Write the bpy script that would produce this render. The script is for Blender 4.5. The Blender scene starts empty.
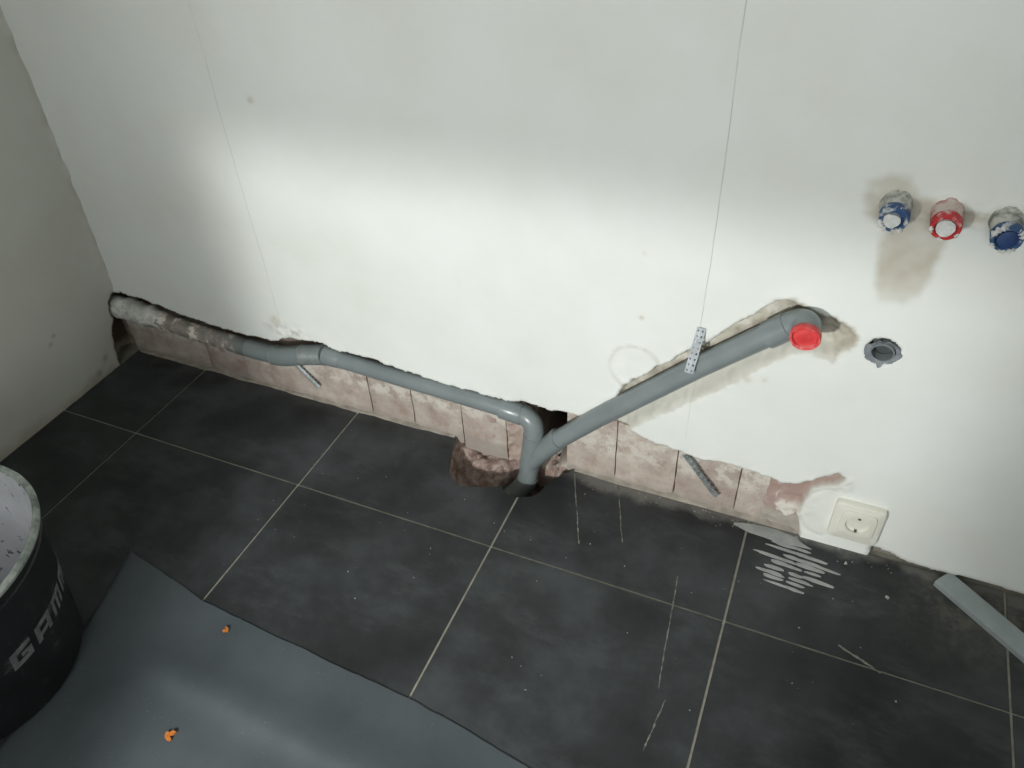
import bpy, bmesh, math, random
import numpy as np
from mathutils import Vector, Matrix
from mathutils.geometry import tessellate_polygon
random.seed(4)
S = bpy.context.scene
COL = S.collection

# ------------------------------------------------------------------ camera
cam = bpy.data.cameras.new('camera'); camo = bpy.data.objects.new('camera', cam); COL.objects.link(camo)
CR = [[0.92014113, 0.38955843, -0.03980612], [0.22560114, -0.61045378, -0.75924325], [-0.3200694, 0.68963064, -0.64958845]]
CC = Vector((1.58124, -1.09644, 1.23001))
rx, ry, rz = Vector(CR[0]), -Vector(CR[1]), -Vector(CR[2])
M = Matrix((rx, ry, rz)).transposed().to_4x4(); M.translation = CC
camo.matrix_world = M
cam.sensor_width = 36; cam.lens = 785.593 * 36 / 1024; cam.clip_start = 0.01
S.camera = camo

# ------------------------------------------------------------------ world, lights, exposure
w = bpy.data.worlds.new('sky'); S.world = w; w.use_nodes = True
w.node_tree.nodes['Background'].inputs[0].default_value = (0.75, 0.85, 1.0, 1)
w.node_tree.nodes['Background'].inputs[1].default_value = 1.2

def area(name, loc, aim, sx, sy, power, colr):
    l = bpy.data.lights.new(name, 'AREA'); l.shape = 'RECTANGLE'; l.size = sx; l.size_y = sy
    l.energy = power; l.color = colr
    o = bpy.data.objects.new(name, l); COL.objects.link(o); o.location = loc
    o.rotation_euler = (Vector(aim) - Vector(loc)).to_track_quat('-Z', 'Y').to_euler()
    return o
# daylight entering by the window in the wall behind the photographer
area('window_daylight', (1.55, -2.97, 1.55), (1.55, 0, 1.35), 1.38, 1.28, 22, (1.0, 1.0, 0.985))

# a rectangular work lamp standing low behind the photographer, hooded on top: it lights the foot of the wall
fl = bpy.data.lights.new('work_lamp', 'POINT'); fl.energy = 92; fl.color = (0.985, 1.0, 0.978)
fl.shadow_soft_size = 0.035
flo = bpy.data.objects.new('work_lamp', fl); COL.objects.link(flo)
flo.location = (1.05, -1.75, 0.80)
yaw = math.radians(3.5)
fz = Vector((-math.sin(yaw), -math.cos(yaw), 0)); fx = Vector((math.cos(yaw), -math.sin(yaw), 0)); fy = Vector((0, 0, 1))
fl.use_nodes = True
nt = fl.node_tree; em = nt.nodes['Emission']
geo = nt.nodes.new('ShaderNodeNewGeometry')
def mth(nt_, op, a, b=None, c=None):
    n = nt_.nodes.new('ShaderNodeMath'); n.operation = op
    for i, v in enumerate((a, b, c)):
        if v is None: continue
        if isinstance(v, (int, float)): n.inputs[i].default_value = v
        else: nt_.links.new(v, n.inputs[i])
    return n.outputs[0]
def vdot(nt_, a, vec):
    n = nt_.nodes.new('ShaderNodeVectorMath'); n.operation = 'DOT_PRODUCT'; nt_.links.new(a, n.inputs[0]); n.inputs[1].default_value = vec
    return n.outputs['Value']
# geometry 'Incoming' at a lamp points along the ray: forward part, sideways part, upward part
inc_ = geo.outputs['Incoming']
LSGN = 1.0
fwd = vdot(nt, inc_, -fz * LSGN); du = vdot(nt, inc_, fx * LSGN); dv = vdot(nt, inc_, fy * LSGN)
fpos = mth(nt, 'MAXIMUM', fwd, 0.02)
def fall(val, edge, soft):
    n = nt.nodes.new('ShaderNodeMapRange'); n.interpolation_type = 'SMOOTHSTEP'; nt.links.new(val, n.inputs[0])
    n.inputs[1].default_value = edge - soft; n.inputs[2].default_value = edge + soft; n.inputs[3].default_value = 1; n.inputs[4].default_value = 0
    return n.outputs[0]
u_ = mth(nt, 'ABSOLUTE', mth(nt, 'DIVIDE', du, fpos)); v_ = mth(nt, 'DIVIDE', dv, fpos)
core = mth(nt, 'MULTIPLY', fall(u_, 0.412, 0.075), fall(v_, -0.095, 0.055))
skirt = mth(nt, 'MULTIPLY', fall(u_, 0.42, 0.22), fall(v_, 0.45, 0.35))
nt.links.new(mth(nt, 'ADD', mth(nt, 'MULTIPLY', core, 0.63), mth(nt, 'MULTIPLY', skirt, 0.37)), em.inputs['Strength'])

S.view_settings.view_transform = 'Standard'; S.view_settings.look = 'None'
S.view_settings.gamma = 1.0; S.view_settings.use_curve_mapping = False
S.view_settings.exposure = 0.0

# ------------------------------------------------------------------ noise in numpy
_rng = np.random.RandomState(7)
_L = _rng.rand(256, 256)
def vnoise(x, y):
    x = np.asarray(x, float) + 37.13; y = np.asarray(y, float) + 91.7
    xi = np.floor(x).astype(int); yi = np.floor(y).astype(int)
    fx_, fy_ = x - xi, y - yi
    u = fx_ * fx_ * (3 - 2 * fx_); v = fy_ * fy_ * (3 - 2 * fy_)
    a = _L[xi % 256, yi % 256]; b = _L[(xi + 1) % 256, yi % 256]; c = _L[xi % 256, (yi + 1) % 256]; d = _L[(xi + 1) % 256, (yi + 1) % 256]
    return (a * (1 - u) + b * u) * (1 - v) + (c * (1 - u) + d * u) * v
def fbm(x, y, s, o=4):
    t = 0; amp = 0.5
    for i in range(o):
        t = t + amp * (vnoise(x * s + 13 * i, y * s + 7 * i) * 2 - 1); s *= 2; amp *= 0.55
    return t
def sdist(px, py, poly):
    """signed distance to a polygon: negative inside"""
    P = np.array(poly); n = len(P); d2 = np.full(px.shape, 1e9); ins = np.zeros(px.shape, bool)
    for i in range(n):
        ax, ay = P[i]; bx, by = P[(i + 1) % n]; ex, ey = bx - ax, by - ay
        t = np.clip(((px - ax) * ex + (py - ay) * ey) / (ex * ex + ey * ey + 1e-12), 0, 1)
        d2 = np.minimum(d2, (px - ax - t * ex) ** 2 + (py - ay - t * ey) ** 2)
        if ay != by:
            c = ((ay > py) != (by > py)) & (px < (bx - ax) * (py - ay) / (by - ay) + ax); ins ^= c
    d = np.sqrt(d2); return np.where(ins, -d, d)
def sstep(a, b, x):
    t = np.clip((x - a) / (b - a), 0, 1); return t * t * (3 - 2 * t)

# ------------------------------------------------------------------ materials
def mat(name):
    m = bpy.data.materials.new(name); m.use_nodes = True
    return m, m.node_tree, m.node_tree.nodes['Principled BSDF']
def node(nt, t, **kw):
    n = nt.nodes.new(t)
    for k, v in kw.items(): setattr(n, k, v)
    return n
def noise(nt, vec, scale, detail=4, rough=0.6):
    n = node(nt, 'ShaderNodeTexNoise'); n.inputs['Scale'].default_value = scale; n.inputs['Detail'].default_value = detail
    n.inputs['Roughness'].default_value = rough
    nt.links.new(vec, n.inputs['Vector']); return n.outputs['Fac']
def ramp(nt, fac, stops):
    n = node(nt, 'ShaderNodeValToRGB'); e = n.color_ramp.elements
    while len(e) < len(stops): e.new(0.5)
    for el, (p, c) in zip(e, stops): el.position = p; el.color = (*c, 1) if len(c) == 3 else c
    nt.links.new(fac, n.inputs[0]); return n.outputs[0]
def mix(nt, fac, a, b, mode='MIX'):
    n = node(nt, 'ShaderNodeMix', data_type='RGBA', blend_type=mode)
    for s, v in ((n.inputs[0], fac), (n.inputs[6], a), (n.inputs[7], b)):
        if isinstance(v, (int, float)): s.default_value = v
        elif isinstance(v, tuple): s.default_value = (*v, 1)
        else: nt.links.new(v, s)
    return n.outputs[2]
def mrange(nt, v, a, b, c=0.0, d=1.0):
    n = node(nt, 'ShaderNodeMapRange', interpolation_type='SMOOTHSTEP'); nt.links.new(v, n.inputs[0])
    for i, q in enumerate((a, b, c, d)): n.inputs[i + 1].default_value = q
    return n.outputs[0]
def bump(nt, b, h, strength=0.3, dist=0.002):
    n = node(nt, 'ShaderNodeBump'); n.inputs['Strength'].default_value = strength; n.inputs['Distance'].default_value = dist
    nt.links.new(h, n.inputs['Height']); nt.links.new(n.outputs[0], b.inputs['Normal'])
def pos(nt): return node(nt, 'ShaderNodeNewGeometry').outputs['Position']
def sepxyz(nt, v):
    n = node(nt, 'ShaderNodeSeparateXYZ'); nt.links.new(v, n.inputs[0]); return n.outputs

def simple(name, c1, c2, scale=30, rough=0.5, bs=0.15, metallic=0.0, lo=0.35, hi=0.65):
    m, t, b = mat(name); p = pos(t); f = noise(t, p, scale)
    t.links.new(ramp(t, f, [(lo, c1), (hi, c2)]), b.inputs['Base Color'])
    b.inputs['Roughness'].default_value = rough; b.inputs['Metallic'].default_value = metallic
    if bs: bump(t, b, noise(t, p, scale * 6), bs, 0.001)
    return m

PLASTER = (0.775, 0.80, 0.765)
def plaster_mat(name, cracks):
    m, t, b = mat(name); p = pos(t)
    at = node(t, 'ShaderNodeAttribute', attribute_name='Col')
    f = noise(t, p, 3.5, 5)
    c = mix(t, ramp(t, f, [(0.35, (0.93, 0.92, 0.90)), (0.62, (1, 1, 1))]), at.outputs['Color'], at.outputs['Color'])
    c = mix(t, 1.0, at.outputs['Color'], ramp(t, f, [(0.33, (0.93, 0.925, 0.91)), (0.6, (1.0, 1.0, 1.0))]), 'MULTIPLY')
    f2 = noise(t, p, 900, 2)
    xs = sepxyz(t, p)
    tot = None
    if cracks:   # fine hairline cracks above the plaster beads
        wob = noise(t, p, 4, 2)
        for cx, zmin, strength in cracks:
            off = mth(t, 'MULTIPLY', mth(t, 'SUBTRACT', wob, 0.5), 0.012)
            d = mth(t, 'ABSOLUTE', mth(t, 'SUBTRACT', mth(t, 'ADD', xs[0], off), cx))
            g = mth(t, 'MULTIPLY', mrange(t, d, 0.0002, 0.0014, 1, 0), mrange(t, xs[2], zmin - 0.02, zmin + 0.03))
            g = mth(t, 'MULTIPLY', g, mth(t, 'MULTIPLY', mrange(t, noise(t, p, 14, 2), 0.3, 0.55, 0.25, 1.0), strength))
            tot = g if tot is None else mth(t, 'MAXIMUM', tot, g)
        c = mix(t, tot, c, (0.20, 0.20, 0.18))
    t.links.new(c, b.inputs['Base Color']); b.inputs['Roughness'].default_value = 0.75
    b.inputs['Specular IOR Level'].default_value = 0.25
    h = mth(t, 'ADD', mth(t, 'MULTIPLY', noise(t, p, 12, 4), 1.0), mth(t, 'MULTIPLY', f2, 0.03))
    bump(t, b, h, 0.25, 0.004)
    return m
M_back = plaster_mat('plaster_back', [(1.431, 0.41, 0.42), (1.431, 0.17, 0.20), (0.523, 0.22, 0.28)])
M_wall = plaster_mat('plaster_plain', [])

def brick_mat():
    m, t, b = mat('old_brick'); p = pos(t)
    oi = node(t, 'ShaderNodeObjectInfo').outputs['Random']
    c = ramp(t, noise(t, p, 22, 5), [(0.28, (0.33, 0.255, 0.215)), (0.46, (0.43, 0.365, 0.32)), (0.72, (0.52, 0.475, 0.43))])
    c = mix(t, mrange(t, noise(t, p, 20, 5), 0.50, 0.68, 0, 0.6), c, (0.58, 0.53, 0.47))
    c = mix(t, 1.0, c, ramp(t, oi, [(0, (0.90, 0.87, 0.86)), (1, (1.08, 1.07, 1.05))]), 'MULTIPLY')
    z = sepxyz(t, p)[2]
    c = mix(t, mth(t, 'MULTIPLY', mrange(t, z, 0.055, 0.085), mrange(t, noise(t, p, 26, 5, 0.65), 0.44, 0.56, 0, 0.85)), c, (0.62, 0.58, 0.52))   # mortar droppings
    c = mix(t, mrange(t, noise(t, p, 130, 4), 0.60, 0.72, 0, 0.5), c, (0.24, 0.18, 0.15))
    zn = mth(t, 'ADD', z, mth(t, 'MULTIPLY', mth(t, 'SUBTRACT', noise(t, p, 30), 0.5), 0.03))
    c = mix(t, mrange(t, zn, 0.0, 0.022, 0.6, 0), c, (0.30, 0.28, 0.25))       # cement dust at the foot
    t.links.new(c, b.inputs['Base Color']); b.inputs['Roughness'].default_value = 0.9
    b.inputs['Specular IOR Level'].default_value = 0.15
    bump(t, b, noise(t, p, 60, 6, 0.7), 1.0, 0.004); return m
M_brick = brick_mat()

def tile_mat():
    m, t, b = mat('slate_tile'); p = pos(t); s = sepxyz(t, p)
    oi = node(t, 'ShaderNodeObjectInfo').outputs['Random']
    c = ramp(t, noise(t, p, 4.2, 5, 0.62), [(0.30, (0.0125, 0.0138, 0.0143)), (0.50, (0.028, 0.031, 0.0325)), (0.72, (0.058, 0.064, 0.068))])
    c = mix(t, 1.0, c, ramp(t, oi, [(0, (0.9, 0.9, 0.9)), (1, (1.12, 1.12, 1.12))]), 'MULTIPLY')
    # dry smears of dust, wiped in arcs
    mp = node(t, 'ShaderNodeMapping'); mp.inputs['Scale'].default_value = (2.6, 6, 1); mp.inputs['Rotation'].default_value = (0, 0, 0.5)
    t.links.new(p, mp.inputs[0])
    sm = mrange(t, noise(t, mp.outputs[0], 1.6, 7, 0.7), 0.48, 0.78, 0, 0.7)
    c = mix(t, sm, c, (0.074, 0.081, 0.085))
    # cement dust lying along the wall foot
    yn = mth(t, 'ADD', s[1], mth(t, 'MULTIPLY', mth(t, 'SUBTRACT', noise(t, p, 16, 5), 0.5), 0.075))
    edge = mrange(t, yn, -0.042, -0.012, 0, 0.75)
    edge = mth(t, 'MULTIPLY', edge, mrange(t, s[0], 1.16, 1.26, 0.15, 1))
    c = mix(t, edge, c, (0.20, 0.195, 0.18))
    # dirt that gathered near the loose strip
    rx_ = mrange(t, s[0], 1.80, 1.98); ry_ = mrange(t, s[1], -0.24, -0.05)
    d2 = mth(t, 'MULTIPLY', mth(t, 'MULTIPLY', rx_, ry_), mrange(t, noise(t, p, 24, 6, 0.7), 0.4, 0.66, 0.12, 0.75))
    c = mix(t, d2, c, (0.17, 0.155, 0.13))
    sp = mrange(t, noise(t, p, 240, 1), 0.76, 0.82, 0, 0.2)
    c = mix(t, sp, c, (0.25, 0.25, 0.23))
    t.links.new(c, b.inputs['Base Color'])
    t.links.new(mrange(t, noise(t, p, 7), 0.3, 0.7, 0.42, 0.66), b.inputs['Roughness'])
    b.inputs['Specular IOR Level'].default_value = 0.3
    bump(t, b, noise(t, p, 60, 5), 0.12, 0.001); return m
M_tile = tile_mat()
M_grout = simple('grout', (0.20, 0.19, 0.155), (0.30, 0.29, 0.24), 40, 0.9, 0.3)
M_pvc = simple('grey_pvc', (0.175, 0.205, 0.207), (0.21, 0.24, 0.243), 14, 0.30, 0.02)
M_pvc_dark = simple('dark_grey_pvc', (0.15, 0.175, 0.172), (0.20, 0.225, 0.22), 60, 0.5, 0.1)
M_hollow = simple('pipe_inside', (0.02, 0.022, 0.022), (0.04, 0.042, 0.042), 40, 0.7, 0)
def oldpipe_mat():
    m, t, b = mat('mortar_stained_pipe'); p = pos(t)
    c = ramp(t, noise(t, p, 34, 5, 0.65), [(0.34, (0.19, 0.19, 0.175)), (0.46, (0.27, 0.25, 0.225)), (0.54, (0.38, 0.30, 0.26)), (0.585, (0.72, 0.68, 0.62))])
    x = sepxyz(t, p)[0]
    c = mix(t, mrange(t, x, 0.33, 0.40), c, (0.155, 0.175, 0.17))
    t.links.new(c, b.inputs['Base Color']); b.inputs['Roughness'].default_value = 0.75; bump(t, b, noise(t, p, 60, 5), 0.5, 0.003); return m
M_oldpipe = oldpipe_mat()
M_crust = simple('mortar_crust', (0.36, 0.36, 0.33), (0.72, 0.72, 0.68), 36, 0.95, 0.6)
M_red = simple('red_plastic', (0.60, 0.045, 0.048), (0.70, 0.07, 0.07), 60, 0.42, 0.02)
M_redrim = simple('worn_red_plastic', (0.66, 0.06, 0.06), (0.74, 0.35, 0.33), 90, 0.6, 0.1, lo=0.5, hi=0.75)
M_blue = simple('blue_plastic', (0.035, 0.085, 0.20), (0.52, 0.54, 0.54), 75, 0.6, 0.1, lo=0.52, hi=0.62)
M_redplug = simple('red_plug_plastic', (0.52, 0.035, 0.04), (0.62, 0.52, 0.48), 75, 0.6, 0.1, lo=0.54, hi=0.66)
M_brass = simple('plaster_caked_fitting', (0.17, 0.18, 0.16), (0.62, 0.62, 0.57), 60, 0.8, 0.4, lo=0.38, hi=0.58)
M_brass_red = simple('caked_red_fitting', (0.42, 0.10, 0.09), (0.66, 0.56, 0.51), 55, 0.8, 0.4, lo=0.34, hi=0.58)
M_fill = simple('plaster_plug', (0.60, 0.61, 0.58), (0.78, 0.79, 0.76), 70, 0.9, 0.4)
M_zinc = simple('galvanised_steel', (0.42, 0.46, 0.49), (0.62, 0.66, 0.70), 60, 0.45, 0.05, metallic=0.35)
M_zinc_dull = simple('dull_galvanised_steel', (0.15, 0.18, 0.185), (0.34, 0.385, 0.39), 70, 0.55, 0.2, metallic=0.3)
M_socket = simple('white_socket_plastic', (0.70, 0.69, 0.60), (0.75, 0.74, 0.66), 12, 0.35, 0.02)
M_pin = simple('socket_contact', (0.10, 0.10, 0.085), (0.18, 0.17, 0.15), 40, 0.4, 0, metallic=0.6)
def bucket_mat():
    m, t, b = mat('black_bucket_plastic'); p = pos(t)
    c = ramp(t, noise(t, p, 9, 4), [(0.35, (0.005, 0.0065, 0.007)), (0.7, (0.013, 0.016, 0.017))])
    c = mix(t, mrange(t, noise(t, p, 26, 5, 0.7), 0.56, 0.72, 0, 0.5), c, (0.14, 0.145, 0.13))
    t.links.new(c, b.inputs['Base Color']); b.inputs['Roughness'].default_value = 0.5; return m
M_bucket = bucket_mat()
def bucketin_mat():
    m, t, b = mat('plaster_caked_inside'); p = pos(t)
    c = ramp(t, noise(t, p, 7, 4), [(0.3, (0.48, 0.49, 0.52)), (0.7, (0.66, 0.67, 0.70))])
    c = mix(t, mrange(t, noise(t, p, 45, 3), 0.61, 0.67, 0, 0.9), c, (0.08, 0.08, 0.085))
    t.links.new(c, b.inputs['Base Color']); b.inputs['Roughness'].default_value = 0.85; bump(t, b, noise(t, p, 40, 4), 0.5, 0.004); return m
M_bucketin = bucketin_mat()
M_rim = simple('plaster_caked_rim', (0.16, 0.19, 0.175), (0.48, 0.52, 0.48), 32, 0.85, 0.4)
M_letter = simple('worn_print', (0.11, 0.12, 0.122), (0.19, 0.20, 0.20), 60, 0.6, 0.05)
def sheet_mat():
    m, t, b = mat('grey_protection_sheet'); p = pos(t)
    c = ramp(t, noise(t, p, 6, 5), [(0.3, (0.050, 0.060, 0.067)), (0.7, (0.074, 0.086, 0.094))])
    c = mix(t, mrange(t, noise(t, p, 200, 2), 0.68, 0.76, 0, 0.3), c, (0.25, 0.25, 0.24))
    t.links.new(c, b.inputs['Base Color']); b.inputs['Roughness'].default_value = 0.6; b.inputs['Specular IOR Level'].default_value = 0.3
    bump(t, b, noise(t, p, 70, 3), 0.12, 0.001); return m
M_sheet = sheet_mat()
M_smear = simple('dried_plaster', (0.27, 0.285, 0.275), (0.37, 0.385, 0.37), 30, 0.85, 0.3)
M_line = simple('dried_adhesive', (0.07, 0.07, 0.062), (0.24, 0.235, 0.20), 90, 0.9, 0.3)
M_crumb = simple('plaster_crumb', (0.18, 0.18, 0.165), (0.5, 0.5, 0.46), 80, 0.9, 0.3)
M_orange = simple('orange_flake', (0.40, 0.11, 0.015), (0.52, 0.19, 0.03), 90, 0.7, 0.2)
M_strip = simple('grey_plastic_strip', (0.27, 0.31, 0.315), (0.34, 0.38, 0.385), 16, 0.5, 0.03)
def rubble_mat():
    m, t, b = mat('broken_screed'); p = pos(t)
    c = ramp(t, noise(t, p, 45, 6, 0.7), [(0.3, (0.13, 0.085, 0.070)), (0.48, (0.30, 0.22, 0.19)), (0.64, (0.50, 0.42, 0.375))])
    t.links.new(c, b.inputs['Base Color']); b.inputs['Roughness'].default_value = 0.95; bump(t, b, noise(t, p, 80, 5), 0.8, 0.004); return m
M_rubble = rubble_mat()
M_white = simple('white_paint', (0.7, 0.7, 0.68), (0.75, 0.75, 0.73), 5, 0.6, 0)
m, t, b = mat('window_glass'); b.inputs['Transmission Weight'].default_value = 1; b.inputs['Roughness'].default_value = 0; b.inputs['Base Color'].default_value = (0.95, 1, 0.98, 1); M_glass = m

# ------------------------------------------------------------------ builders
def link(name, me, m=None, parent=None, smooth=False):
    o = bpy.data.objects.new(name, me); COL.objects.link(o)
    if m: me.materials.append(m)
    if smooth: me.polygons.foreach_set('use_smooth', [True] * len(me.polygons))
    if parent: o.parent = parent
    return o
def obj(name, bm, m, parent=None, smooth=False):
    bmesh.ops.recalc_face_normals(bm, faces=bm.faces)
    me = bpy.data.meshes.new(name); bm.to_mesh(me); bm.free()
    return link(name, me, m, parent, smooth)
def tag(o, label=None, cat=None, group=None, kind=None):
    if label: o['label'] = label
    if cat: o['category'] = cat
    if group: o['group'] = group
    if kind: o['kind'] = kind
    return o
def empty(name, loc, label, cat, group=None):
    o = bpy.data.objects.new(name, None); COL.objects.link(o); o.location = loc; o.empty_display_size = 0.05
    return tag(o, label, cat, group)
def keep(o, parent):                     # parent without moving
    o.parent = parent; o.matrix_parent_inverse = Matrix.Translation(-Vector(parent.location)); return o
def box(bm, x0, x1, y0, y1, z0, z1):
    v = [bm.verts.new((x, y, z)) for x in (x0, x1) for y in (y0, y1) for z in (z0, z1)]
    for q in ((0, 1, 3, 2), (4, 6, 7, 5), (0, 4, 5, 1), (2, 3, 7, 6), (0, 2, 6, 4), (1, 5, 7, 3)): bm.faces.new([v[i] for i in q])
    return v
def prism(bm, pts, z0, z1):
    lo = [bm.verts.new((x, y, z0)) for x, y in pts]; hi = [bm.verts.new((x, y, z1)) for x, y in pts]
    n = len(pts)
    for tri in tessellate_polygon([[Vector((x, y, 0)) for x, y in pts]]):
        bm.faces.new([hi[i] for i in tri]); bm.faces.new([lo[i] for i in tri[::-1]])
    for i in range(n): bm.faces.new((lo[i], lo[(i + 1) % n], hi[(i + 1) % n], hi[i]))
def sweep(bm, path, radii, n=28, caps=True, rough=0.0, seed=0, ref=None):
    P = [Vector(p) for p in path]; rings = []
    if isinstance(radii, (int, float)): radii = [radii] * len(P)
    prev = None
    for i, p in enumerate(P):
        if i == 0: d = P[1] - P[0]
        elif i == len(P) - 1: d = P[-1] - P[-2]
        else: d = (P[i + 1] - P[i]).normalized() + (P[i] - P[i - 1]).normalized()
        if d.length < 1e-9: d = prevd
        d.normalize(); prevd = d
        if prev is None:
            a = Vector(ref) if ref else (Vector((0, 1, 0)) if abs(d.y) < 0.9 else Vector((0, 0, 1)))
        else: a = prev
        a = (a - a.dot(d) * d).normalized(); prev = a; b = d.cross(a)
        ring = []
        for k in range(n):
            th = 2 * math.pi * k / n; r = radii[i]
            if rough: r *= 1 + rough * float(fbm(np.array(i * 0.9 + seed), np.array(math.cos(th) * 2 + 5 + math.sin(th) * 3), 1.0, 3))
            ring.append(bm.verts.new(p + (a * math.cos(th) + b * math.sin(th)) * r))
        rings.append(ring)
    for A, B in zip(rings, rings[1:]):
        for k in range(n): bm.faces.new((A[k], A[(k + 1) % n], B[(k + 1) % n], B[k]))
    if caps: bm.faces.new(rings[0][::-1]); bm.faces.new(rings[-1])
    return rings
def revolve(bm, o, axis, prof, n=40, rough=0.0, seed=0, capend=False):
    o = Vector(o); ax = Vector(axis).normalized(); a = ax.orthogonal().normalized(); b = ax.cross(a); rings = []
    for i, (t_, r) in enumerate(prof):
        ring = []
        for k in range(n):
            th = 2 * math.pi * k / n; q = r
            if rough: q *= 1 + rough * float(fbm(np.array(math.cos(th) * 2.5 + seed), np.array(math.sin(th) * 2.5 + i * 0.4), 1.0, 3))
            ring.append(bm.verts.new(o + ax * t_ + (a * math.cos(th) + b * math.sin(th)) * q))
        rings.append(ring)
    for A, B in zip(rings, rings[1:]):
        for k in range(n): bm.faces.new((A[k], A[(k + 1) % n], B[(k + 1) % n], B[k]))
    if capend: bm.faces.new(rings[-1])
    return rings
def bez(p0, p1, p2, n=10):
    p0, p1, p2 = Vector(p0), Vector(p1), Vector(p2)
    return [p0 * (1 - t) ** 2 + p1 * 2 * t * (1 - t) + p2 * t * t for t in [i / n for i in range(n + 1)]]
def autosmooth(o, ang=40):
    o.data.polygons.foreach_set('use_smooth', [True] * len(o.data.polygons))
    o.data.set_sharp_from_angle(angle=math.radians(ang))
    return o
def gridmesh(name, XYZ, m, parent=None, col=None):
    nz, nx = XYZ.shape[:2]
    idx = np.arange(nz * nx).reshape(nz, nx)
    q = np.stack([idx[:-1, :-1], idx[:-1, 1:], idx[1:, 1:], idx[1:, :-1]], -1).reshape(-1, 4)
    me = bpy.data.meshes.new(name); me.vertices.add(nz * nx); me.vertices.foreach_set('co', XYZ.reshape(-1).astype(np.float32))
    me.loops.add(q.size); me.loops.foreach_set('vertex_index', q.reshape(-1).astype(np.int32))
    me.polygons.add(len(q)); me.polygons.foreach_set('loop_start', np.arange(0, q.size, 4, dtype=np.int32))
    me.polygons.foreach_set('loop_total', np.full(len(q), 4, np.int32)); me.update(calc_edges=True)
    if col is not None:
        a = me.color_attributes.new('Col', 'FLOAT_COLOR', 'POINT'); c4 = np.ones((nz * nx, 4), np.float32); c4[:, :3] = col.reshape(-1, 3)
        a.data.foreach_set('color', c4.reshape(-1))
    return link(name, me, m, parent, True)
def colour(shape, c): return np.broadcast_to(np.array(c, float), shape + (3,)).copy()
def blend(col, msk, c): return col * (1 - msk[..., None]) + np.asarray(c) * msk[..., None]
def setcol(o, c=PLASTER):
    a = o.data.color_attributes.new('Col', 'FLOAT_COLOR', 'POINT'); a.data.foreach_set('color', [v for _ in o.data.vertices for v in (*c, 1.0)])

# ================================================================== THE SETTING
ROOM_X, ROOM_Y, ROOM_Z = 3.3, -3.0, 2.55
YP = -0.015                                # plaster face of the back wall

BAND_TOP = [(-0.12, 0.185), (-0.02, 0.186), (0.047, 0.197), (0.14, 0.188), (0.224, 0.173), (0.311, 0.164), (0.399, 0.160), (0.463, 0.162), (0.492, 0.165),
            (0.518, 0.180), (0.545, 0.186), (0.57, 0.190), (0.598, 0.192), (0.625, 0.195), (0.655, 0.183), (0.683, 0.183), (0.72, 0.183), (0.759, 0.183), (0.819, 0.175),
            (0.878, 0.168), (0.936, 0.163), (1.006, 0.161), (1.062, 0.161), (1.106, 0.169), (1.128, 0.170), (1.156, 0.164), (1.181, 0.170), (1.229, 0.172)]
BAND_RIGHT = [(1.27, 0.168), (1.319, 0.172), (1.346, 0.155), (1.376, 0.146), (1.402, 0.147), (1.425, 0.144), (1.465, 0.136), (1.502, 0.142), (1.539, 0.142), (1.586, 0.136),
              (1.614, 0.130), (1.647, 0.140), (1.676, 0.168), (1.702, 0.188), (1.715, 0.182), (1.708, 0.163), (1.689, 0.147), (1.674, 0.134), (1.663, 0.104), (1.659, 0.06), (1.672, 0.012), (1.68, -0.2), (-0.12, -0.2)]
BAND = BAND_TOP + BAND_RIGHT
CHASE = [(1.20, 0.15), (1.229, 0.172), (1.262, 0.205), (1.30, 0.250), (1.303, 0.272), (1.322, 0.292), (1.336, 0.303), (1.361, 0.333), (1.387, 0.355), (1.415, 0.386), (1.434, 0.404), (1.452, 0.421),
         (1.484, 0.460), (1.519, 0.494), (1.538, 0.517), (1.559, 0.526), (1.577, 0.522), (1.607, 0.509), (1.628, 0.509), (1.645, 0.499), (1.657, 0.492), (1.668, 0.479),
         (1.662, 0.454), (1.649, 0.445), (1.642, 0.423), (1.625, 0.430), (1.609, 0.436), (1.578, 0.423), (1.536, 0.382), (1.493, 0.334), (1.446, 0.290), (1.379, 0.225), (1.319, 0.165), (1.25, 0.12)]
HOLE = [(1.684, 0.468), (1.692, 0.481), (1.703, 0.484), (1.716, 0.480), (1.731, 0.472), (1.724, 0.459), (1.716, 0.452), (1.715, 0.440), (1.709, 0.449), (1.694, 0.447), (1.685, 0.456)]
NOTCH = [(1.790, -0.2), (1.796, 0.026), (1.81, 0.028), (1.83, 0.024), (1.85, 0.014), (1.90, 0.010), (1.96, 0.014), (2.05, 0.012), (2.3, 0.010), (2.3, -0.2)]

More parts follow.
